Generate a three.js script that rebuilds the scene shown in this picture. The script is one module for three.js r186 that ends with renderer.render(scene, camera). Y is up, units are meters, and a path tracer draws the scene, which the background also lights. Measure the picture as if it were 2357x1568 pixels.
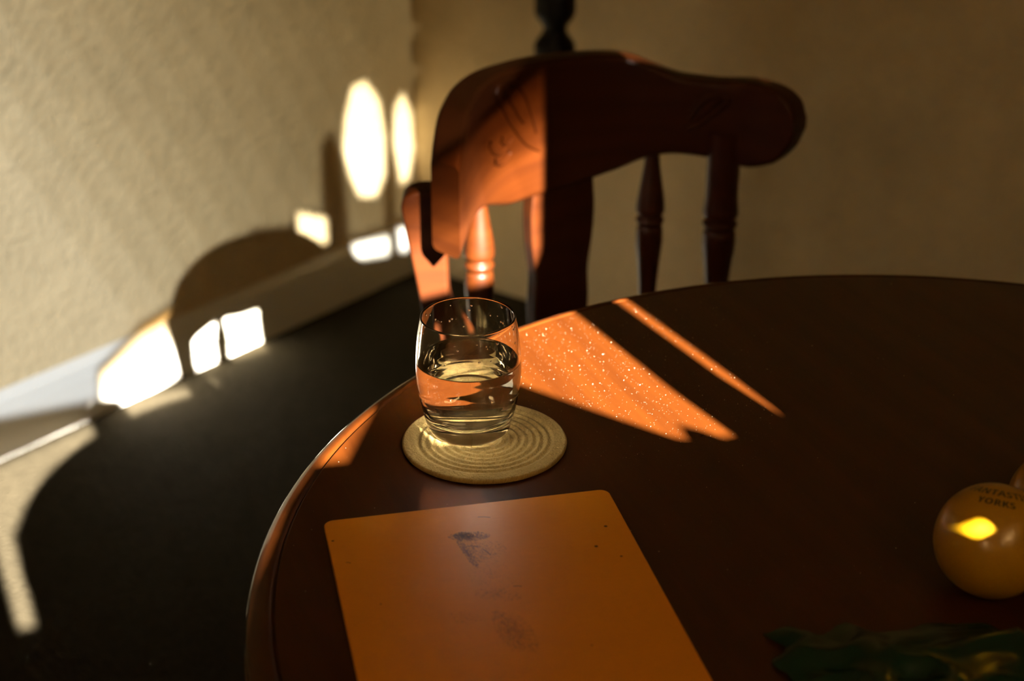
import * as THREE from 'three';
import { mergeGeometries } from 'three/addons/utils/BufferGeometryUtils.js';

// ---------------------------------------------------------------- frame, camera, sky, sun
// Room axes: +X leaves the white wall (X = 0), -Z runs along it into the corner, Y up, metres.
// The plan was surveyed from the standpoint of the photographer: (x to the right, z ahead, h above the table top).
const TABLE_Y = 0.75, EYE = 0.487;
const BX = -0.2066, BZ = 2.9717, DX = 0.6181, DZ = 0.7861;          // a point of the white wall's foot and the wall's direction
const at = (x, h, z) => new THREE.Vector3(DZ * (x - BX) - DX * (z - BZ), TABLE_Y + h, -(DX * (x - BX) + DZ * (z - BZ)));

const scene = new THREE.Scene();
const PITCH = 25 * Math.PI / 180;
const camera = new THREE.PerspectiveCamera(2 * Math.atan(784 / 3650) * 180 / Math.PI, 2357 / 1568, 0.05, 30);
camera.position.copy(at(0, EYE, 0));
camera.lookAt(at(0, EYE - Math.tan(PITCH), 1));
camera.focus = 1.0;
camera.userData.fStop = 6.0;

scene.background = new THREE.Color(0.95, 0.58, 0.22);                // low sun: an amber sky
scene.backgroundIntensity = 0.75;

const AZ = 24.0 * Math.PI / 180, RUN = 1.46 / 0.75;                  // the sun's bearing and its run per metre of fall
const sunTravel = at(-Math.sin(AZ) * RUN, -1, Math.cos(AZ) * RUN).sub(at(0, 0, 0)).normalize();
const sun = new THREE.DirectionalLight(new THREE.Color(1.0, 0.93, 0.80), 8.0);
sun.target.position.copy(at(0, 0, 1));
sun.position.copy(sun.target.position).addScaledVector(sunTravel, -7);
sun.castShadow = true;
sun.shadow.radius = 0.7;
sun.shadow.mapSize.set(4096, 4096);
Object.assign(sun.shadow.camera, { left: -2.5, right: 2.5, top: 2.5, bottom: -2.5, near: 0.5, far: 14 });
scene.add(sun, sun.target);

const renderer = new THREE.WebGLRenderer({ antialias: true });
renderer.toneMapping = THREE.LinearToneMapping;
renderer.toneMappingExposure = 20;
renderer.shadowMap.enabled = true;

// ---------------------------------------------------------------- helpers
let seed = 20240517;
const rnd = () => { seed = (seed * 1664525 + 1013904223) >>> 0; return seed / 4294967296; };
const rr = (a, b) => a + (b - a) * rnd();
const lerp = (a, b, t) => a + (b - a) * t, clamp = (v, a = 0, b = 1) => Math.min(b, Math.max(a, v));
const lin = (r, g, b) => new THREE.Color().setRGB(r, g, b);

function lattice(n) { const a = new Float32Array(n * n); for (let i = 0; i < a.length; i++) a[i] = rnd(); return a; }
function tileNoise(n) {                                                // value noise that repeats after n cells
  const a = lattice(n), sm = (t) => t * t * (3 - 2 * t);
  return (x, y) => {
    const xi = Math.floor(x), yi = Math.floor(y), fx = sm(x - xi), fy = sm(y - yi), w = (k) => ((k % n) + n) % n;
    const g = (i, j) => a[w(yi + j) * n + w(xi + i)];
    return lerp(lerp(g(0, 0), g(1, 0), fx), lerp(g(0, 1), g(1, 1), fx), fy);
  };
}
function dataTexture(size, fn, srgb = false) {
  const d = new Uint8Array(size * size * 4);
  for (let j = 0; j < size; j++) for (let i = 0; i < size; i++) {
    const c = fn(i / size, j / size), k = (j * size + i) * 4;
    const v = typeof c === 'number' ? [c, c, c] : c;
    for (let m = 0; m < 3; m++) d[k + m] = clamp(v[m]) * 255;
    d[k + 3] = 255;
  }
  const t = new THREE.DataTexture(d, size, size);
  t.wrapS = t.wrapT = THREE.RepeatWrapping; t.magFilter = THREE.LinearFilter; t.minFilter = THREE.LinearMipmapLinearFilter; t.generateMipmaps = true;
  if (srgb) t.colorSpace = THREE.SRGBColorSpace;
  t.needsUpdate = true;
  return t;
}
function boxUV(g, size = 1) {                                          // uv in metres, seen along the main axis of each face
  const geo = g.index ? g.toNonIndexed() : g, p = geo.attributes.position, uv = new Float32Array(p.count * 2);
  const a = new THREE.Vector3(), b = new THREE.Vector3(), c = new THREE.Vector3();
  for (let i = 0; i < p.count; i += 3) {
    a.fromBufferAttribute(p, i); b.fromBufferAttribute(p, i + 1).sub(a); c.fromBufferAttribute(p, i + 2).sub(a); b.cross(c);
    const ax = Math.abs(b.x), ay = Math.abs(b.y), az = Math.abs(b.z);
    for (let k = i; k < i + 3; k++) {
      const x = p.getX(k), y = p.getY(k), z = p.getZ(k);
      const [u, v] = ay >= ax && ay >= az ? [x, z] : ax >= az ? [z, y] : [x, y];
      uv[2 * k] = u / size; uv[2 * k + 1] = v / size;
    }
  }
  geo.setAttribute('uv', new THREE.BufferAttribute(uv, 2));
  return geo;
}
function part(name, geometry, material, parent, kind) {
  const m = new THREE.Mesh(geometry, material);
  m.name = name; m.castShadow = m.receiveShadow = true;
  if (kind) m.userData.kind = kind;
  (parent || scene).add(m);
  return m;
}
function structure(name, geometry, material) { return part(name, geometry, material, scene, 'structure'); }
function tag(o, label, category, group) { o.userData.label = label; o.userData.category = category; if (group) o.userData.group = group; return o; }
function thing(name, position, label, category, group) {
  const g = new THREE.Group(); g.name = name; g.position.copy(position); scene.add(g);
  return tag(g, label, category, group);
}
function box(x0, x1, y0, y1, z0, z1) { const g = new THREE.BoxGeometry(x1 - x0, y1 - y0, z1 - z0); g.translate((x0 + x1) / 2, (y0 + y1) / 2, (z0 + z1) / 2); return g; }
const V2 = (pts) => pts.map(([x, y]) => new THREE.Vector2(x, y));
function smooth(pts, n = 60) { return new THREE.SplineCurve(V2(pts)).getPoints(n); }

// ---------------------------------------------------------------- materials
const n8 = tileNoise(8), n16 = tileNoise(16), n32 = tileNoise(32), n64 = tileNoise(64), n128 = tileNoise(128), n256 = tileNoise(256);

const plasterBump = dataTexture(1024, (u, v) => {                      // rough trowelled paint: soft lumps of some millimetres, a finer grain on top
  const wx = u + 0.006 * (n32(u * 32, v * 32) - 0.5), wy = v + 0.006 * (n32(u * 32 + 9.3, v * 32 + 4.1) - 0.5);
  const lump = (0.6 * n64(wx * 64, wy * 64) + 0.4 * n128(wx * 128, wy * 128)), fine = n256(u * 256, v * 256), wide = n16(u * 16, v * 16);
  return 0.60 * lump + 0.18 * fine + 0.30 * wide;
});
const plasterTint = dataTexture(512, (u, v) => {
  const a = n8(u * 8, v * 8) * 0.5 + n32(u * 32, v * 32) * 0.3 + n128(u * 128, v * 128) * 0.2, k = 0.93 + 0.09 * a;
  return [k, k * 0.985, k * 0.955];
}, true);
function plaster(color, bump) { return new THREE.MeshStandardMaterial({ color, map: plasterTint, bumpMap: plasterBump, bumpScale: bump, roughness: 0.85 }); }
const matWall = plaster(lin(0.68, 0.545, 0.33), 0.0055);
const matCeiling = plaster(lin(0.60, 0.57, 0.50), 0.001);
const matTrim = new THREE.MeshStandardMaterial({ color: lin(0.70, 0.68, 0.62), roughness: 0.42 });

const carpetBump = dataTexture(512, (u, v) => 0.6 * n128(u * 128, v * 128) + 0.4 * n256(u * 256, v * 256));
const carpetTint = dataTexture(512, (u, v) => {
  const a = 0.5 * n128(u * 128, v * 128) + 0.3 * n64(u * 64, v * 64) + 0.2 * n8(u * 8, v * 8), k = 0.6 + 0.5 * a;
  return [k, k, k];
});
const matCarpet = new THREE.MeshPhysicalMaterial({ specularIntensity: 0.06, color: lin(0.037, 0.0300, 0.0185), map: carpetTint, bumpMap: carpetBump, bumpScale: 0.004, roughness: 1 });

function woodTexture(size, light, dark, rings) {
  return dataTexture(size, (u, v) => {
    const bend = 0.05 * (n8(u * 8, v * 8) - 0.5) + 0.012 * (n16(u * 16, v * 16) - 0.5);
    const s = (v + bend) * rings, line = 0.5 + 0.5 * Math.sin(6.2832 * s), pore = n256(u * 12, v * 256), streak = n64(u * 4, v * 64);
    const t = clamp(0.30 * line + 0.35 * pore + 0.45 * streak - 0.05);
    return [lerp(dark[0], light[0], t), lerp(dark[1], light[1], t), lerp(dark[2], light[2], t)];
  });
}
const grain = woodTexture(1024, [1.0, 1.0, 1.0], [0.62, 0.56, 0.50], 14);
const matTable = new THREE.MeshPhysicalMaterial({ color: lin(0.056, 0.0132, 0.0010), map: grain, roughness: 0.5, specularIntensity: 0.25, clearcoat: 0.8, clearcoatRoughness: 0.09 });
const matChair = new THREE.MeshPhysicalMaterial({ color: lin(0.050, 0.0110, 0.0012), map: grain, roughness: 0.45, specularIntensity: 0.4, clearcoat: 0.12, clearcoatRoughness: 0.3 });
const matDarkWood = new THREE.MeshPhysicalMaterial({ color: lin(0.012, 0.009, 0.006), map: grain, roughness: 0.5, specularIntensity: 0.2 });

// ---------------------------------------------------------------- the room
const WIN_X = 2.45, BACK_Z = -0.04, FRONT_Z = 4.1, CEIL = 2.5, T = 0.16, WALL_X = -0.012;
structure('floor', boxUV(box(WALL_X - T, WIN_X + T, -0.12, 0, BACK_Z - T, FRONT_Z + T), 0.5), matCarpet);
structure('ceiling', boxUV(box(WALL_X - T, WIN_X + T, CEIL, CEIL + 0.12, BACK_Z - T, FRONT_Z + T), 0.6), matCeiling);
structure('wall_left', boxUV(box(WALL_X - T, WALL_X, 0, CEIL, BACK_Z - T, FRONT_Z + T), 0.6), matWall);
structure('wall_back', boxUV(box(WALL_X, WIN_X, 0, CEIL, BACK_Z - T, BACK_Z), 0.6), matWall);
const FX0 = 1.85, FX1 = 2.17, FY0 = 1.55, FY1 = 2.08;  // opening of an added window that lets in fill light
structure('wall_front', boxUV(mergeGeometries([
  box(WALL_X, FX0, 0, CEIL, FRONT_Z, FRONT_Z + T), box(FX1, WIN_X, 0, CEIL, FRONT_Z, FRONT_Z + T),
  box(FX0, FX1, 0, FY0, FRONT_Z, FRONT_Z + T), box(FX0, FX1, FY1, CEIL, FRONT_Z, FRONT_Z + T)].map((g) => g.toNonIndexed())), 0.6), matWall);

// window wall: four pieces round the opening, joined to one wall
const WZ0 = 1.0, WZ1 = 2.75, WY0 = 0.98, WY1 = 2.36;
structure('wall_right', boxUV(mergeGeometries([
  box(WIN_X, WIN_X + T, 0, CEIL, BACK_Z - T, WZ0), box(WIN_X, WIN_X + T, 0, CEIL, WZ1, FRONT_Z + T),
  box(WIN_X, WIN_X + T, 0, WY0, WZ0, WZ1), box(WIN_X, WIN_X + T, WY1, CEIL, WZ0, WZ1)].map((g) => g.toNonIndexed())), 0.6), matWall);

// skirting boards with a moulded top
const skirting = [[0, 0], [0.014, 0], [0.014, 0.082], [0.0125, 0.086], [0.0135, 0.091], [0.0125, 0.097], [0.0085, 0.102], [0.0045, 0.108], [0, 0.1115]];
function board(length) {
  const g = new THREE.ExtrudeGeometry(new THREE.Shape(V2(skirting)), { depth: length, bevelEnabled: false });
  return g;
}
const bl = board(FRONT_Z - BACK_Z); bl.translate(WALL_X, 0, BACK_Z);
structure('baseboard_left', bl, matTrim);

// window: frame and sill in the opening, outside the picture behind the photographer
const fr = [];
for (const z of [WZ0 + 0.02, WZ1 - 0.02]) fr.push(box(WIN_X + 0.05, WIN_X + 0.10, WY0, WY1, z - 0.02, z + 0.02));
for (const y of [WY0 + 0.02, WY1 - 0.02]) fr.push(box(WIN_X + 0.05, WIN_X + 0.10, y - 0.02, y + 0.02, WZ0 + 0.04, WZ1 - 0.04));
structure('window_1', mergeGeometries(fr), matTrim);
const fr2 = [];  // frame of the window added for fill light
for (const x of [FX0 + 0.02, FX1 - 0.02]) fr2.push(box(x - 0.02, x + 0.02, FY0, FY1, FRONT_Z + 0.05, FRONT_Z + 0.10));
for (const y of [FY0 + 0.02, FY1 - 0.02]) fr2.push(box(FX0 + 0.04, FX1 - 0.04, y - 0.02, y + 0.02, FRONT_Z + 0.05, FRONT_Z + 0.10));
structure('added_window_2', mergeGeometries(fr2), matTrim);

// ---------------------------------------------------------------- added mask in the window, cut to shape the sunlight
// A ray of the sun is named by where it crosses the level of the table top: q metres across the sun's bearing, s metres along it.
const azx = -Math.sin(AZ), azz = Math.cos(AZ), pqx = azz, pqz = -azx;
const MASK_X = WIN_X - 0.02;
function onMask(q, s, X = MASK_X) {
  const p0 = at(pqx * q + azx * s, 0, pqz * q + azz * s), k = (X - p0.x) / sunTravel.x;
  return [p0.z + sunTravel.z * k, p0.y + sunTravel.y * k];             // (Z, Y) in the plane of the mask
}
const gaps = {                                                         // openings shaped to place the patches of full sun
  floor_slit: [[0.112, 0.40], [0.134, 0.40], [0.138, 0.64], [0.166, 0.72], [0.188, 0.76], [0.209, 0.80], [0.237, 0.838], [0.258, 0.834], [0.296, 0.893], [0.311, 0.925], [0.309, 0.946], [0.270, 0.930], [0.205, 0.893], [0.112, 0.845]],
  table_gap: [[0.316, 0.832], [0.345, 0.838], [0.378, 0.895], [0.400, 0.890], [0.430, 0.832], [0.461, 0.775], [0.467, 0.772], [0.472, 0.790], [0.480, 0.780], [0.488, 0.764], [0.497, 0.764], [0.4925, 0.83], [0.488, 1.012], [0.316, 1.012]],
  sliver: [[0.5400, 0.772], [0.5412, 0.785], [0.5410, 0.84], [0.5345, 1.03], [0.5255, 1.03], [0.5330, 0.84]],
  chair_gap: [[0.338, 1.022], [0.430, 1.022], [0.477, 1.076], [0.572, 1.090], [0.655, 1.108], [0.664, 1.15], [0.664, 1.53], [0.600, 1.45], [0.511, 1.345], [0.424, 1.255], [0.338, 1.12]],
  ball_gap: [[0.5035, 0.645], [0.5065, 0.634], [0.5135, 0.640], [0.5115, 0.652]],
};
const veiled = {                                                       // openings for weaker patches: a small share of the sun comes in
  upper_a: [[0.760, 1.530], [0.822, 1.505], [0.822, 1.60], [0.757, 1.63]],
  upper_b: [[0.883, 1.425], [0.966, 1.432], [0.968, 1.505], [0.880, 1.485]],
  upper_c: [[0.994, 1.44], [1.018, 1.445], [1.018, 1.535], [0.994, 1.53]],
};
const ovals = {
  oval_a: [[0.905, 1.68], [0.945, 1.68], [0.968, 1.76], [0.972, 1.92], [0.960, 2.05], [0.930, 2.12], [0.900, 2.10], [0.879, 1.98], [0.872, 1.86], [0.885, 1.76]],
  oval_b: [[1.010, 1.72], [1.030, 1.75], [1.045, 1.88], [1.040, 2.00], [1.020, 2.08], [1.000, 2.02], [0.995, 1.88]],
};
const dimArea = [[0.0, 1.02], [0.30, 1.03], [0.330, 1.036], [0.332, 1.125], [0.418, 1.265], [0.505, 1.355], [0.594, 1.46], [0.660, 1.585], [0.742, 1.585], [0.750, 1.64], [0.815, 1.625], [0.818, 1.88], [0.845, 1.94], [0.862, 1.86], [0.874, 1.62], [0.874, 1.53], [0.962, 1.55], [0.966, 1.66], [0.980, 1.85], [0.985, 2.05], [0.988, 1.85], [0.994, 1.58], [1.02, 1.59], [1.05, 1.72], [1.07, 1.95], [1.10, 2.60], [0.0, 2.60]];
const BY0 = 0.9, BY1 = 2.40, BZ0 = 0.9, BZ1 = 2.85;
const outline = (pts, X) => V2(pts.map(([q, s]) => onMask(q, s, X)));
const clipTop = (pts) => pts.map((v) => new THREE.Vector2(v.x, Math.min(v.y, BY1 - 0.03)));
function sheet(shape, X, thick) {
  const g = thick ? new THREE.ExtrudeGeometry(shape, { depth: thick, bevelEnabled: false }) : new THREE.ShapeGeometry(shape);
  return g.applyMatrix4(new THREE.Matrix4().makeBasis(new THREE.Vector3(0, 0, 1), new THREE.Vector3(0, 1, 0), new THREE.Vector3(-1, 0, 0)).setPosition(X, 0, 0));
}
const maskShape = new THREE.Shape(V2([[BZ0, BY0], [BZ1, BY0], [BZ1, BY1], [BZ0, BY1]]));
for (const k of Object.values({ ...gaps, ...veiled })) maskShape.holes.push(new THREE.Path(outline(k)));
maskShape.holes.push(new THREE.Path(clipTop(outline(dimArea))));
const sun_mask = thing('added_sun_mask', new THREE.Vector3(0, 0, 0), 'unseen added mask with openings shaped to place the sun patches', 'sun_mask');  // added out of view, only to cut the sun into patches
part('mask_panel', sheet(maskShape, MASK_X, 0.0015), new THREE.MeshStandardMaterial({ color: lin(0.10, 0.075, 0.05), roughness: 0.95 }), sun_mask);
const dimmer = (r, g, b) => new THREE.MeshPhysicalMaterial({ color: lin(r, g, b), transmission: 1, roughness: 0, thickness: 0, ior: 1.2, specularIntensity: 0.2, side: THREE.DoubleSide });
const dimmerShape = new THREE.Shape(clipTop(outline(dimArea)));
for (const k of Object.values(ovals)) dimmerShape.holes.push(new THREE.Path(outline(k)));
part('dimmer', sheet(dimmerShape, MASK_X), dimmer(0.0235, 0.0268, 0.0330), sun_mask);  // added sheet that passes a weak beam onto the left wall
for (const k of Object.values(ovals)) part('dimmer_patch', sheet(new THREE.Shape(outline(k)), MASK_X), dimmer(0.15, 0.155, 0.16), sun_mask);  // added sheets that pass a stronger share of the sun
for (const k of Object.values(veiled)) part('dimmer_patch', sheet(new THREE.Shape(outline(k)), MASK_X), dimmer(0.15, 0.155, 0.16), sun_mask);
for (let i = 0; i < 12; i++) {                                         // added dimming sheets, stacked to grade the light along the left wall
  const c = 0.35 + 0.073 * i, X = MASK_X + 0.004 * (i + 1), edge = (s) => c - 0.30 * (s - 1.5);
  const pts = outline([[edge(1.0), 1.0], [1.2, 1.0], [1.2, 2.65], [edge(2.65), 2.65]], X).map((v) => new THREE.Vector2(clamp(v.x, BZ0, BZ1), Math.min(v.y, BY1 - 0.02)));
  const fadeShape = new THREE.Shape(pts);
  for (const k of Object.values({ ...veiled, ...ovals, chair_gap: gaps.chair_gap, table_gap: gaps.table_gap })) if (k.every(([q, s]) => q > edge(s) + 0.02)) fadeShape.holes.push(new THREE.Path(outline(k, X)));
  part('fade_layer', sheet(fadeShape, X), dimmer(0.87, 0.86, 0.83), sun_mask);
}
for (let i = 0; i < 7; i++) {                                          // added dimming sheets, stacked to soften the beam's upper edge on the chair
  const d = 0.024 * i, X = MASK_X - 0.003 * (i + 1), low = [[0.332, 1.012 + d], [0.424, 1.125 + d], [0.511, 1.205 + d], [0.60, 1.32 + d], [0.67, 1.38 + d]], high = [[0.67, 1.55], [0.60, 1.47], [0.505, 1.36], [0.418, 1.28], [0.332, 1.14]];
  part('soft_edge_layer', sheet(new THREE.Shape(outline([...low, ...high], X)), X), dimmer(0.60, 0.57, 0.52), sun_mask);
}
const mask_bar = new THREE.CylinderGeometry(0.02, 0.02, BZ1 - BZ0, 20); mask_bar.rotateX(Math.PI / 2); mask_bar.translate(MASK_X, BY1 + 0.02, (BZ0 + BZ1) / 2);
part('mask_bar', mask_bar, matTrim, sun_mask);  // top bar of the added mask

// ---------------------------------------------------------------- round table
const TC = at(0.279, 0, 0.756);
const table = thing('round_table', new THREE.Vector3(TC.x, 0, TC.z), 'round dark mahogany table with a moulded bead edge', 'table');
function planarUV(g, size) {
  const p = g.attributes.position, uv = new Float32Array(p.count * 2);
  for (let i = 0; i < p.count; i++) { const x = p.getX(i), z = p.getZ(i); uv[2 * i] = (x * 0.86 + z * 0.51) / size; uv[2 * i + 1] = (-x * 0.51 + z * 0.86 + p.getY(i)) / size; }
  g.setAttribute('uv', new THREE.BufferAttribute(uv, 2));
  return g;
}
const topProfile = [[0, -0.034], [0.39, -0.034], [0.4185, -0.034], [0.4245, -0.0315], [0.4268, -0.0275], [0.4255, -0.0235], [0.4222, -0.0208], [0.4205, -0.0196], [0.4204, -0.0182], [0.4230, -0.0165], [0.4248, -0.0130], [0.4246, -0.0090], [0.4222, -0.0050], [0.4180, -0.0018], [0.4135, -0.0004], [0.4112, -0.0008], [0.4104, -0.0022], [0.4096, -0.0022], [0.4090, -0.0004], [0.4082, 0], [0.36, 0], [0.2, 0], [0, 0]];
const topGeo = planarUV(new THREE.LatheGeometry(V2(topProfile.map(([r, y]) => [r, y + TABLE_Y])), 220), 0.55);
part('tabletop', topGeo, matTable, table);
const ped = new THREE.LatheGeometry(smooth([[0.001, 0.16], [0.05, 0.16], [0.062, 0.22], [0.045, 0.30], [0.033, 0.42], [0.048, 0.52], [0.04, 0.60], [0.055, 0.66], [0.11, 0.70], [0.12, 0.716], [0.001, 0.716]], 70), 40);
part('pedestal', ped, matTable, table);
for (let k = 0; k < 4; k++) {
  const curve = new THREE.CatmullRomCurve3([[0.03, 0.23], [0.12, 0.20], [0.2, 0.10], [0.28, 0.03], [0.31, 0.022]].map(([r, y]) => new THREE.Vector3(r, y, 0)));
  const f = new THREE.TubeGeometry(curve, 24, 0.021, 12, false); f.rotateY(k * Math.PI / 2 + 0.2);
  part('foot', f, matTable, table);
}

// ---------------------------------------------------------------- coaster
const CC = at(-0.0175, 0, 0.888);
const coaster = thing('coaster', CC, 'round khaki felt coaster with concentric ridges on the table', 'coaster');
{
  const pr = [[0.0001, 0], [0.0505, 0], [0.0522, 0.0008], [0.0526, 0.0022], [0.0520, 0.0034], [0.0508, 0.0039], [0.0455, 0.0039]];
  for (let i = 0; i <= 96; i++) { const r = 0.0448 - i * 0.0004, w = 0.5 - 0.5 * Math.cos(6.2832 * (0.0448 - r) / 0.0048); pr.push([r, 0.0039 - 0.0010 * w]); }
  pr.push([0.0001, 0.0034]);
  const feltBump = dataTexture(256, (u, v) => 0.5 * n128(u * 128, v * 128) + 0.5 * n256(u * 256, v * 256));
  const feltTint = dataTexture(256, (u, v) => { const k = 0.72 + 0.36 * n256(u * 256, v * 256) + 0.12 * (n64(u * 64, v * 64) - 0.5); return [k, k, k]; });
  const g = new THREE.LatheGeometry(V2(pr), 128);
  const p = g.attributes.position, uv = new Float32Array(p.count * 2);
  for (let i = 0; i < p.count; i++) { uv[2 * i] = p.getX(i) / 0.12; uv[2 * i + 1] = p.getZ(i) / 0.12 + p.getY(i) * 6; }
  g.setAttribute('uv', new THREE.BufferAttribute(uv, 2));
  part('felt_disc', g, new THREE.MeshStandardMaterial({ color: lin(0.37, 0.245, 0.075), map: feltTint, bumpMap: feltBump, bumpScale: 0.0006, roughness: 1 }), coaster);
}

// ---------------------------------------------------------------- glass of water
const GP = at(-0.0275, 0.0041, 0.901);
const outer = [[0.0246, 0.0010], [0.0262, 0.0030], [0.0277, 0.0075], [0.0296, 0.0150], [0.0318, 0.0260], [0.0331, 0.0365], [0.0335, 0.0450], [0.0330, 0.0560], [0.0316, 0.0690], [0.0299, 0.0790]];
const inner = [[0.0287, 0.0790], [0.0303, 0.0690], [0.0316, 0.0560], [0.0321, 0.0450], [0.0317, 0.0365], [0.0303, 0.0260], [0.0279, 0.0165], [0.0250, 0.0118], [0.0190, 0.0096], [0.0100, 0.0090]];
const innerR = (y) => { for (let i = 1; i < inner.length; i++) if (y >= inner[i][1]) return lerp(inner[i][0], inner[i - 1][0], (y - inner[i][1]) / (inner[i - 1][1] - inner[i][1])); return 0.01; };
const glassMat = new THREE.MeshPhysicalMaterial({ color: 0xffffff, roughness: 0.0, transmission: 1, thickness: 0.002, ior: 1.5 });
const waterMat = new THREE.MeshPhysicalMaterial({ color: 0xffffff, roughness: 0.0, transmission: 1, thickness: 0.05, ior: 1.333 });
const tumbler = thing('water_glass', GP, 'clear barrel-shaped tumbler standing on the ridged coaster', 'glass');
{
  const o = smooth(outer, 60), n = smooth(inner, 70);
  const rim = []; for (let i = 1; i < 8; i++) { const a = Math.PI * i / 8; rim.push(new THREE.Vector2(0.0293 + 0.0006 * Math.cos(a), 0.0790 + 0.0010 * Math.sin(a))); }
  const prof = [new THREE.Vector2(0.00005, 0.0016), new THREE.Vector2(0.018, 0.0014), new THREE.Vector2(0.0222, 0.0004), new THREE.Vector2(0.0235, 0.0001), ...o, ...rim, ...n, new THREE.Vector2(0.00005, 0.0088)];
  part('tumbler', new THREE.LatheGeometry(prof, 144), glassMat, tumbler);
  const drops = [];
  for (let i = 0; i < 46; i++) {
    const y = rr(0.055, 0.077), a = rr(0, 6.2832), r = innerR(y) - 0.0001, s = rr(0.00025, 0.0008);
    const d = new THREE.SphereGeometry(s, 10, 8); d.scale(0.55, rr(0.8, 1.4), rr(0.8, 1.5)); d.translate(r, y, 0); d.rotateY(a); drops.push(d);
  }
  part('droplets', mergeGeometries(drops), waterMat, tumbler, 'stuff');
}
const water = thing('drinking_water', GP, 'still clear water filling half of the tumbler', 'water');
{
  const level = 0.0492, wp = [new THREE.Vector2(0.00005, 0.0087)];
  const ys = []; for (let i = 0; i <= 50; i++) ys.push(lerp(0.0091, level, Math.pow(i / 50, 1.3)));
  for (const y of ys) wp.push(new THREE.Vector2(innerR(y) + 0.00012, y - (y < 0.010 ? 0.00012 : 0)));
  const R = innerR(level);
  wp.push(new THREE.Vector2(R + 0.0001, level + 0.0009), new THREE.Vector2(R - 0.0003, level + 0.0006), new THREE.Vector2(R - 0.0009, level + 0.0002), new THREE.Vector2(R - 0.0020, level), new THREE.Vector2(0.012, level), new THREE.Vector2(0.00005, level));
  part('water_body', new THREE.LatheGeometry(wp, 144), waterMat, water);
}

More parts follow.
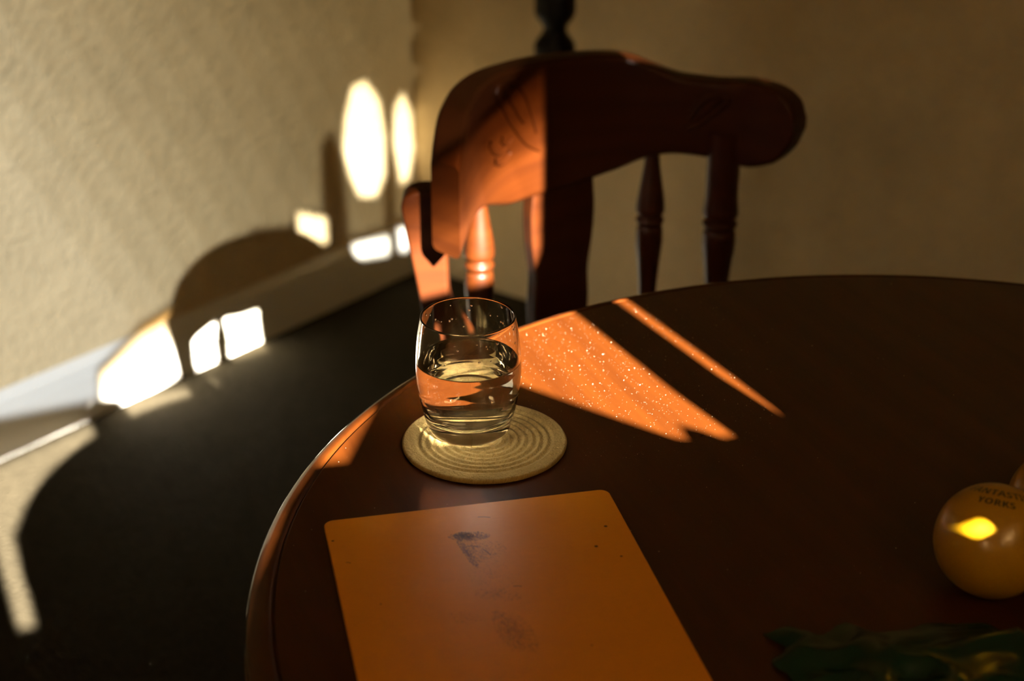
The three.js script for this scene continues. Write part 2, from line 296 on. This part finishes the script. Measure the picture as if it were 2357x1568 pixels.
// ---------------------------------------------------------------- amber board lying on the table
{
  const MC = at(-0.109, 0, 0.789), ux = at(-0.109 + 0.976, 0, 0.789 + 0.218).sub(MC), uz = at(-0.109 + 0.218, 0, 0.789 - 0.976).sub(MC);
  const W = 0.170, Lg = 0.238, r = 0.0055, th = 0.0032;
  const sh = new THREE.Shape();
  sh.moveTo(r, 0); sh.lineTo(W - r, 0); sh.absarc(W - r, -r, r, Math.PI / 2, 0, true); sh.lineTo(W, -Lg + r); sh.absarc(W - r, -Lg + r, r, 0, -Math.PI / 2, true);
  sh.lineTo(r, -Lg); sh.absarc(r, -Lg + r, r, -Math.PI / 2, -Math.PI, true); sh.lineTo(0, -r); sh.absarc(r, -r, r, Math.PI, Math.PI / 2, true);
  const g = new THREE.ExtrudeGeometry(sh, { depth: th - 0.0012, bevelEnabled: true, bevelThickness: 0.0006, bevelSize: 0.0006, bevelSegments: 3, curveSegments: 10 });
  const p = g.attributes.position, uv = new Float32Array(p.count * 2);
  for (let i = 0; i < p.count; i++) { uv[2 * i] = p.getX(i) / 0.25; uv[2 * i + 1] = 1 + p.getY(i) / 0.25; }
  g.setAttribute('uv', new THREE.BufferAttribute(uv, 2));
  const S = 1024, cv = document.createElement('canvas'); cv.width = cv.height = S; const c = cv.getContext('2d');
  const k = S / 0.25;                                                  // pixels per metre
  c.fillStyle = 'rgb(216,136,22)'; c.fillRect(0, 0, S, S);
  for (let i = 0; i < 2600; i++) { c.fillStyle = rnd() < 0.5 ? 'rgba(192,108,12,0.10)' : 'rgba(240,156,36,0.10)'; const w = rr(4, 26); c.fillRect(rr(0, S), rr(0, S), w, rr(1, 5)); }
  const smudge = (x, y, rx, ry, rot, n, al) => {
    for (let i = 0; i < n; i++) {
      const a = rr(0, 6.2832), q = Math.pow(rnd(), 0.7), px = x + Math.cos(rot) * Math.cos(a) * rx * q - Math.sin(rot) * Math.sin(a) * ry * q, py = y + Math.sin(rot) * Math.cos(a) * rx * q + Math.cos(rot) * Math.sin(a) * ry * q;
      c.fillStyle = `rgba(70,40,8,${al * rr(0.3, 1)})`; c.beginPath(); c.ellipse(px * k, py * k, rr(0.6, 2.2), rr(0.8, 4.5), rr(-0.5, 0.3), 0, 6.2832); c.fill();
    }
  };
  for (const [x, y, rx, ry, rot, n, al] of [[0.079, 0.034, 0.012, 0.005, 0.15, 700, 0.20], [0.076, 0.033, 0.006, 0.004, 0.3, 420, 0.28], [0.0745, 0.050, 0.0022, 0.018, -0.16, 520, 0.24], [0.079, 0.047, 0.005, 0.016, -0.16, 420, 0.13],
    [0.086, 0.050, 0.011, 0.010, 0.2, 420, 0.11], [0.083, 0.075, 0.012, 0.02, -0.1, 420, 0.08], [0.083, 0.095, 0.013, 0.006, 0.4, 260, 0.12], [0.081, 0.128, 0.006, 0.02, -0.12, 620, 0.18], [0.088, 0.132, 0.006, 0.018, -0.1, 420, 0.13], [0.062, 0.112, 0.010, 0.006, 0.3, 160, 0.1]]) smudge(x, y, rx, ry, rot, n, al);
  c.strokeStyle = 'rgba(48,32,10,0.75)'; c.lineWidth = 2;
  for (const [x, y, x2, y2] of [[0.088, 0.0145, 0.095, 0.0165], [0.076, 0.044, 0.082, 0.046], [0.084, 0.049, 0.087, 0.056], [0.0925, 0.089, 0.097, 0.090], [0.007, 0.046, 0.0095, 0.047]]) { c.beginPath(); c.moveTo(x * k, y * k); c.lineTo((x + x2) / 2 * k, (y + y2) / 2 * k - 2); c.lineTo(x2 * k, y2 * k); c.stroke(); }
  for (const [x, y, s] of [[0.158, 0.0405, 4], [0.147, 0.060, 4], [0.158, 0.073, 3], [0.0025, 0.022, 3], [0.02, 0.09, 2], [0.12, 0.15, 2]]) { c.fillStyle = 'rgba(44,26,14,0.8)'; c.beginPath(); c.arc(x * k, y * k, s, 0, 6.2832); c.fill(); }
  const map = new THREE.CanvasTexture(cv); map.colorSpace = THREE.SRGBColorSpace;
  const cb = document.createElement('canvas'); cb.width = cb.height = S; const b = cb.getContext('2d');
  b.fillStyle = 'rgb(128,128,128)'; b.fillRect(0, 0, S, S);
  for (let i = 0; i < 900; i++) {                                      // fine scratches, most of them across the board
    const x = rr(-60, S), y = rr(0, S), l = rr(20, 240), a = rnd() < 0.75 ? rr(-0.25, 0.25) : rr(0, 3.1416), v = Math.floor(rr(70, 175));
    b.strokeStyle = `rgba(${v},${v},${v},0.8)`; b.lineWidth = rr(0.6, 1.6); b.beginPath(); b.moveTo(x, y); b.quadraticCurveTo(x + Math.cos(a) * l / 2, y + Math.sin(a) * l / 2 + rr(-6, 6), x + Math.cos(a) * l, y + Math.sin(a) * l); b.stroke();
  }
  const bump = new THREE.CanvasTexture(cb);
  const m = new THREE.MeshPhysicalMaterial({ color: lin(1, 1, 1), map, bumpMap: bump, bumpScale: 0.00007, roughness: 0.42, specularIntensity: 0.5, clearcoat: 0.18, clearcoatRoughness: 0.15 });
  const base = thing('cutting_board', MC, 'thin amber yellow board, scratched and stained, beside the coaster', 'board');
  const pm = part('board_panel', g, m, base);
  pm.matrixAutoUpdate = false;
  pm.matrix.makeBasis(ux, uz.clone().negate(), new THREE.Vector3(0, 1, 0)).setPosition(0, 0.0006, 0);
}

// ---------------------------------------------------------------- captain's chair behind the table
const chair = thing('captains_chair', new THREE.Vector3(at(0.15, 0, 1.40).x, 0, at(0.15, 0, 1.40).z), 'dark reddish wooden chair with a carved curved top rail and turned spindles', 'chair');
const CO = chair.position;
const loc = (x, h, z) => at(x, h, z).sub(CO);
const railKeys = [ // plan x, z of the inner face; lower and upper edge above the table top
  [-0.0462, 1.3145, -0.0472, 0.0393], [-0.0418, 1.3475, -0.0436, 0.0569], [-0.0374, 1.3860, -0.0412, 0.0712], [-0.0242, 1.4630, -0.0514, 0.0742], [0.0055, 1.5290, -0.0720, 0.0706], [0.0495, 1.5730, -0.0736, 0.0679], [0.1100, 1.5950, -0.0596, 0.0646],
  [0.1430, 1.5972, -0.0460, 0.0536], [0.1760, 1.5972, -0.0421, 0.0409], [0.2090, 1.5917, -0.0455, 0.0379], [0.2420, 1.5785, -0.0506, 0.0407], [0.2673, 1.5620, -0.0410, 0.0365], [0.2805, 1.5521, -0.0223, 0.0250], [0.2849, 1.5488, -0.0069, 0.0107]];
const railPlan = new THREE.CatmullRomCurve3(railKeys.map(([x, z]) => new THREE.Vector3(x, 0, z)));
const railEdge = new THREE.CatmullRomCurve3(railKeys.map(([, , b, t]) => new THREE.Vector3(b, t, 0)));
const RAIL_T = 0.0297;
function railPoint(t, h01, depth) {                                    // t along the rail, h01 from lower to upper edge, depth outwards from the inner face
  const p = railPlan.getPoint(t), d = railPlan.getTangent(t), e = railEdge.getPoint(t);
  return loc(p.x - d.z * depth, lerp(e.x, e.y, h01), p.z + d.x * depth);
}
{
  const N = 110, steps = 5;                                            // rounded edges
  const pos = [], uv = [], idx = [];
  const prof = [];
  const add = (cu, cv, a0) => { for (let i = 0; i <= steps; i++) { const a = a0 + Math.PI / 2 * i / steps; prof.push([cu, cv, Math.cos(a), Math.sin(a)]); } };
  add(0, 0, Math.PI); add(1, 0, -Math.PI / 2); add(1, 1, 0); add(0, 1, Math.PI / 2);
  const len = railPlan.getLength();
  const section = (t) => {
    const e = railEdge.getPoint(t), h = e.y - e.x, out = [];
    for (const [cu, cv, ca, sa] of prof) {
      const r = Math.min(0.006, h * 0.3), dep = lerp(r, RAIL_T - r, cu) + ca * r, hh = lerp(r, h - r, cv) + sa * r;
      const p = railPoint(t, hh / h, dep), lag = 0.85 * dep * Math.exp(-16 * t), d = railPlan.getTangent(t); p.add(loc(d.x * lag, 0, d.z * lag).sub(loc(0, 0, 0))); out.push(p);
    }
    return out;
  };
  const M = prof.length;
  for (let i = 0; i <= N; i++) {
    const t = i / N; section(t).forEach((p, j) => { pos.push(p.x, p.y, p.z); uv.push(t * len / 0.4, p.y / 0.4); });
  }
  for (let i = 0; i < N; i++) for (let j = 0; j < M; j++) { const a = i * M + j, b = i * M + (j + 1) % M, c = a + M, d = b + M; idx.push(a, c, b, b, c, d); }
  for (const [i, flip] of [[0, 0], [N, 1]]) {                          // end grain
    const base = pos.length / 3; const q = section(i / N), m = q.reduce((s, p) => s.add(p), new THREE.Vector3()).divideScalar(M);
    q.forEach((p) => { pos.push(p.x, p.y, p.z); uv.push(p.z / 0.4, p.y / 0.4); }); pos.push(m.x, m.y, m.z); uv.push(m.z / 0.4, m.y / 0.4);
    for (let j = 0; j < M; j++) { const a = base + j, b = base + (j + 1) % M; flip ? idx.push(base + M, a, b) : idx.push(base + M, b, a); }
  }
  const g = new THREE.BufferGeometry();
  g.setAttribute('position', new THREE.Float32BufferAttribute(pos, 3)); g.setAttribute('uv', new THREE.Float32BufferAttribute(uv, 2)); g.setIndex(idx); g.computeVertexNormals();
  const rail = part('top_rail', g, matChair, chair);
  // carved scrollwork standing proud of the inner face, twice mirrored
  const scroll = (pts, r) => new THREE.TubeGeometry(new THREE.CatmullRomCurve3(pts.map(([t, h]) => railPoint(t, h, -0.0010))), 40, r, 8, false);
  const half = [
    [[[0.255, 0.86], [0.262, 0.92], [0.29, 0.93], [0.315, 0.84], [0.335, 0.66], [0.345, 0.5]], 0.0028],
    [[[0.255, 0.86], [0.275, 0.74], [0.3, 0.58], [0.325, 0.44], [0.35, 0.36]], 0.0028],
    [[[0.275, 0.88], [0.295, 0.76], [0.32, 0.6]], 0.0028],
    [[[0.235, 0.52], [0.25, 0.43], [0.272, 0.42], [0.295, 0.5]], 0.0028],
    [[[0.25, 0.36], [0.268, 0.33], [0.29, 0.40], [0.268, 0.52]], 0.0028]];
  for (const [p, r] of half) part('carving', scroll(p, r), matChair, rail);
  for (const [p, r] of half.slice(0, 3)) part('carving', scroll(p.map(([t, h]) => [0.98 - t, 0.08 + h * 0.8]), r), matChair, rail);
}
function spindle(name, x, z, prof, lean) {                             // turned spindle from the rail down to the seat
  const g = new THREE.LatheGeometry(smooth(prof, 90).map((v) => new THREE.Vector2(Math.max(v.x, 0.0005), v.y)), 28);
  const top = loc(x, -0.0487, z);
  const m = part(name, g, matChair, chair);
  m.position.copy(top); m.rotation.set(lean[0], 0, lean[1]);
  return m;
}
const turned = [[0.0066, 0.0330], [0.0072, 0.0055], [0.0099, -0.0165], [0.0138, -0.0396], [0.0156, -0.0550], [0.0149, -0.0611], [0.0119, -0.0638], [0.0141, -0.0671], [0.0154, -0.0699], [0.0141, -0.0732], [0.0123, -0.0759], [0.0143, -0.0803], [0.0145, -0.0968], [0.0121, -0.1210], [0.0094, -0.1650], [0.0110, -0.2200], [0.0138, -0.2585], [0.0100, -0.2760]];
spindle('spindle', -0.0330, 1.4795, turned, [0, 0]);
spindle('spindle', 0.1491, 1.6093, turned, [0, 0]);
spindle('spindle', 0.2233, 1.5972, turned.map(([r, y]) => [y > -0.055 ? 0.0176 : r * 1.22, y]), [0, 0]);
{ // flat vase-shaped splat in the middle of the back
  const c = loc(0.0523, -0.0487, 1.585), ux = loc(0.0523 + 0.843, -0.0487, 1.585 + 0.537).sub(c).setY(0).normalize(), uy = new THREE.Vector3(0, 1, 0), uz = new THREE.Vector3().crossVectors(ux, uy);
  const side = [[0.0341, 0.0220], [0.0363, -0.0220], [0.0385, -0.0495], [0.0369, -0.0825], [0.0319, -0.1210], [0.0330, -0.1650], [0.0264, -0.2200], [0.0220, -0.2750]];
  const right = smooth(side, 40), left = right.map((v) => new THREE.Vector2(-v.x, v.y)).reverse();
  const g = new THREE.ExtrudeGeometry(new THREE.Shape([...right, ...left]), { depth: 0.0145, bevelEnabled: true, bevelThickness: 0.002, bevelSize: 0.002, bevelSegments: 2 });
  const m = part('splat', boxUV(g, 0.4), matChair, chair);
  m.matrixAutoUpdate = false; m.matrix.makeBasis(ux, uy, uz).setPosition(c.clone().addScaledVector(uz, -0.012));
}
{ // shaped support under the free end of the rail
  const Zp = 1.388;
  const shape = smooth([[-0.0995, -0.0201], [-0.0974, -0.0113], [-0.0891, -0.0064], [-0.0770, -0.0053], [-0.0660, -0.0069], [-0.0638, -0.0267], [-0.0633, -0.0707], [-0.0627, -0.0982], [-0.0611, -0.1147], [-0.0523, -0.1367], [-0.0418, -0.1521], [-0.0363, -0.1609], [-0.0352, -0.1785], [-0.0396, -0.1862], [-0.0374, -0.2247], [-0.0374, -0.3250], [-0.0704, -0.3250], [-0.0726, -0.2247], [-0.0748, -0.1807], [-0.0792, -0.1477], [-0.0853, -0.1037], [-0.0919, -0.0652]], 120);
  const g = new THREE.ExtrudeGeometry(new THREE.Shape(shape), { depth: 0.0242, bevelEnabled: true, bevelThickness: 0.004, bevelSize: 0.003, bevelSegments: 4 });
  const o = at(0, 0, 0), ex = at(1, 0, 0).sub(o), ez = at(0, 0, -1).sub(o);
  const m = part('arm_support', boxUV(g, 0.4), matChair, chair);
  m.matrixAutoUpdate = false; m.matrix.makeBasis(ex, new THREE.Vector3(0, 1, 0), ez).setPosition(loc(0, 0, Zp + 0.012));
}
{ // seat and legs, below the table's edge
  const s = new THREE.LatheGeometry(smooth([[0.001, 0.425], [0.17, 0.425], [0.205, 0.432], [0.215, 0.444], [0.205, 0.455], [0.16, 0.449], [0.001, 0.446]], 50), 64);
  part('seat', boxUV(s, 0.4), matChair, chair);
  for (const [sx, sz] of [[1, 1], [-1, 1], [1, -1], [-1, -1]]) {
    const l = new THREE.LatheGeometry(smooth([[0.001, 0], [0.012, 0], [0.015, 0.06], [0.019, 0.16], [0.013, 0.20], [0.018, 0.23], [0.022, 0.32], [0.015, 0.41], [0.001, 0.43]], 40), 20);
    const m = part('leg', l, matChair, chair); m.position.set(sx * 0.155, 0, sz * 0.155); m.rotation.set(-sz * 0.10, 0, sx * 0.10);
  }
}

// ---------------------------------------------------------------- turned post behind the chair
{
  const p = at(0.0685, 0, 2.5);
  const st = thing('turned_stand', new THREE.Vector3(p.x, 0, p.z), 'black turned wooden post standing behind the chair', 'stand');
  const pr = [[0.001, 0.03], [0.03, 0.03], [0.026, 0.12], [0.02, 0.3], [0.026, 0.42], [0.0295, 0.47]];
  for (let k = 0; k < 8; k++) { const y = 0.495 + k * 0.083; pr.push([0.0325, y], [0.0320, y + 0.018], [0.0185, y + 0.0415], [0.0315, y + 0.064]); }
  pr.push([0.02, 1.17], [0.001, 1.18]);
  part('post', new THREE.LatheGeometry(smooth(pr, 200).map((v) => new THREE.Vector2(Math.max(v.x, 0.0005), v.y)), 32), matDarkWood, st);
  part('base', new THREE.LatheGeometry(V2([[0.001, 0], [0.12, 0], [0.125, 0.012], [0.10, 0.028], [0.04, 0.036], [0.001, 0.036]]), 40), matDarkWood, st);
}

// ---------------------------------------------------------------- yellow balls
function ballTexture(lines) {
  const cv = document.createElement('canvas'); cv.width = 1024; cv.height = 512; const c = cv.getContext('2d');
  c.fillStyle = 'rgb(168,122,12)'; c.fillRect(0, 0, 1024, 512);
  for (let i = 0; i < 1500; i++) { c.fillStyle = rnd() < 0.5 ? 'rgba(176,128,10,0.14)' : 'rgba(214,170,40,0.14)'; c.fillRect(rr(0, 1024), rr(0, 512), rr(2, 12), rr(2, 6)); }
  c.fillStyle = 'rgb(26,30,16)'; c.textAlign = 'center';
  for (const [text, x, y, size, w] of lines) { c.save(); c.translate(x, y); c.scale(w, 1); c.font = `bold ${size}px sans-serif`; c.fillText(text, 0, 0); c.restore(); }
  const t = new THREE.CanvasTexture(cv); t.colorSpace = THREE.SRGBColorSpace; return t;
}
const ballSpots = [[0.2574, 0.7242, 'glossy yellow ball with dark lettering across its top', [['FANTASTIC', 512, 112, 40, 1.5], ['YORKS', 512, 150, 30, 1.5]]], [0.3075, 0.7620, 'yellow ball touching the ball with dark lettering', []]];
ballSpots.forEach(([x, z, label, lines], i) => {
  const R = 0.031;
  const b = part(i ? 'yellow_ball_001' : 'yellow_ball', new THREE.SphereGeometry(R, 64, 40), new THREE.MeshPhysicalMaterial({ map: ballTexture(lines), roughness: 0.30, clearcoat: 0.3, clearcoatRoughness: 0.15 }), scene);
  b.position.copy(at(x, R, z));
  const to = camera.position.clone().sub(b.position); b.rotation.order = 'YXZ'; b.rotation.y = Math.atan2(to.x, to.z) - Math.PI / 2 - 0.1; b.rotation.z = 0.52;
  tag(b, label, 'ball');
});

// ---------------------------------------------------------------- crumpled green bag
{
  const P = at(0.155, 0, 0.60);
  const N = 46, pos = [], idx = [];
  for (let j = 0; j <= N; j++) for (let i = 0; i <= N; i++) {
    const u = i / N, v = j / N, x = (u - 0.1) * 0.20, z = (v - 0.5) * 0.17;
    const rim = Math.min(1, 5 * Math.min(u, 1 - u, v, 1 - v));
    const crease = Math.abs(n16(u * 9, v * 9) - 0.5) * 2, big = n8(u * 5 + 2, v * 5);
    const y = 0.002 + rim * (0.012 * (1 - crease) + 0.020 * big);
    pos.push(x + 0.012 * (n16(v * 14, u * 3) - 0.5), y, z + 0.014 * (n16(u * 14, v * 3 + 5) - 0.5));
  }
  for (let j = 0; j < N; j++) for (let i = 0; i < N; i++) { const a = j * (N + 1) + i, b = a + 1, c = a + N + 1, d = c + 1; idx.push(a, c, b, b, c, d); }
  const g = new THREE.BufferGeometry(); g.setAttribute('position', new THREE.Float32BufferAttribute(pos, 3)); g.setIndex(idx); g.computeVertexNormals();
  const bag = part('plastic_bag', g, new THREE.MeshPhysicalMaterial({ color: lin(0.003, 0.024, 0.011), roughness: 0.25, side: THREE.DoubleSide }), scene);
  bag.position.copy(P); bag.rotation.y = 0.66;
  tag(bag, 'crumpled dark green plastic bag lying on the table', 'bag');
}

// ---------------------------------------------------------------- dust on the polish
{
  const COUNT = 2600, d = new THREE.InstancedMesh(new THREE.IcosahedronGeometry(1, 0), new THREE.MeshStandardMaterial({ color: lin(0.34, 0.27, 0.19), roughness: 1 }), COUNT);
  const m = new THREE.Matrix4(), q = new THREE.Quaternion(), e = new THREE.Euler();
  for (let i = 0; i < COUNT; i++) {
    let x, z; do { x = rr(-0.13, 0.30); z = rr(0.72, 1.16); } while (Math.hypot(x - 0.279, z - 0.756) > 0.405 || Math.hypot(x + 0.0175, z - 0.888) < 0.058 || (rnd() > 0.12 && (x < -0.02 || x > 0.17 || z < 0.86)));
    const s = i < 320 ? 0.00014 + 0.00022 * Math.pow(rnd(), 2.5) : rr(0.00005, 0.00011);
    m.compose(at(x, s * 0.3, z), q.setFromEuler(e.set(rr(0, 6), rr(0, 6), rr(0, 6))), new THREE.Vector3(s * rr(1, 2.2), s * 0.7, s));
    d.setMatrixAt(i, m);
  }
  d.name = 'dust'; d.userData.kind = 'stuff'; d.castShadow = d.receiveShadow = true; tag(d, 'pale dust specks scattered over the polished table', 'dust'); scene.add(d);
}

renderer.render(scene, camera);
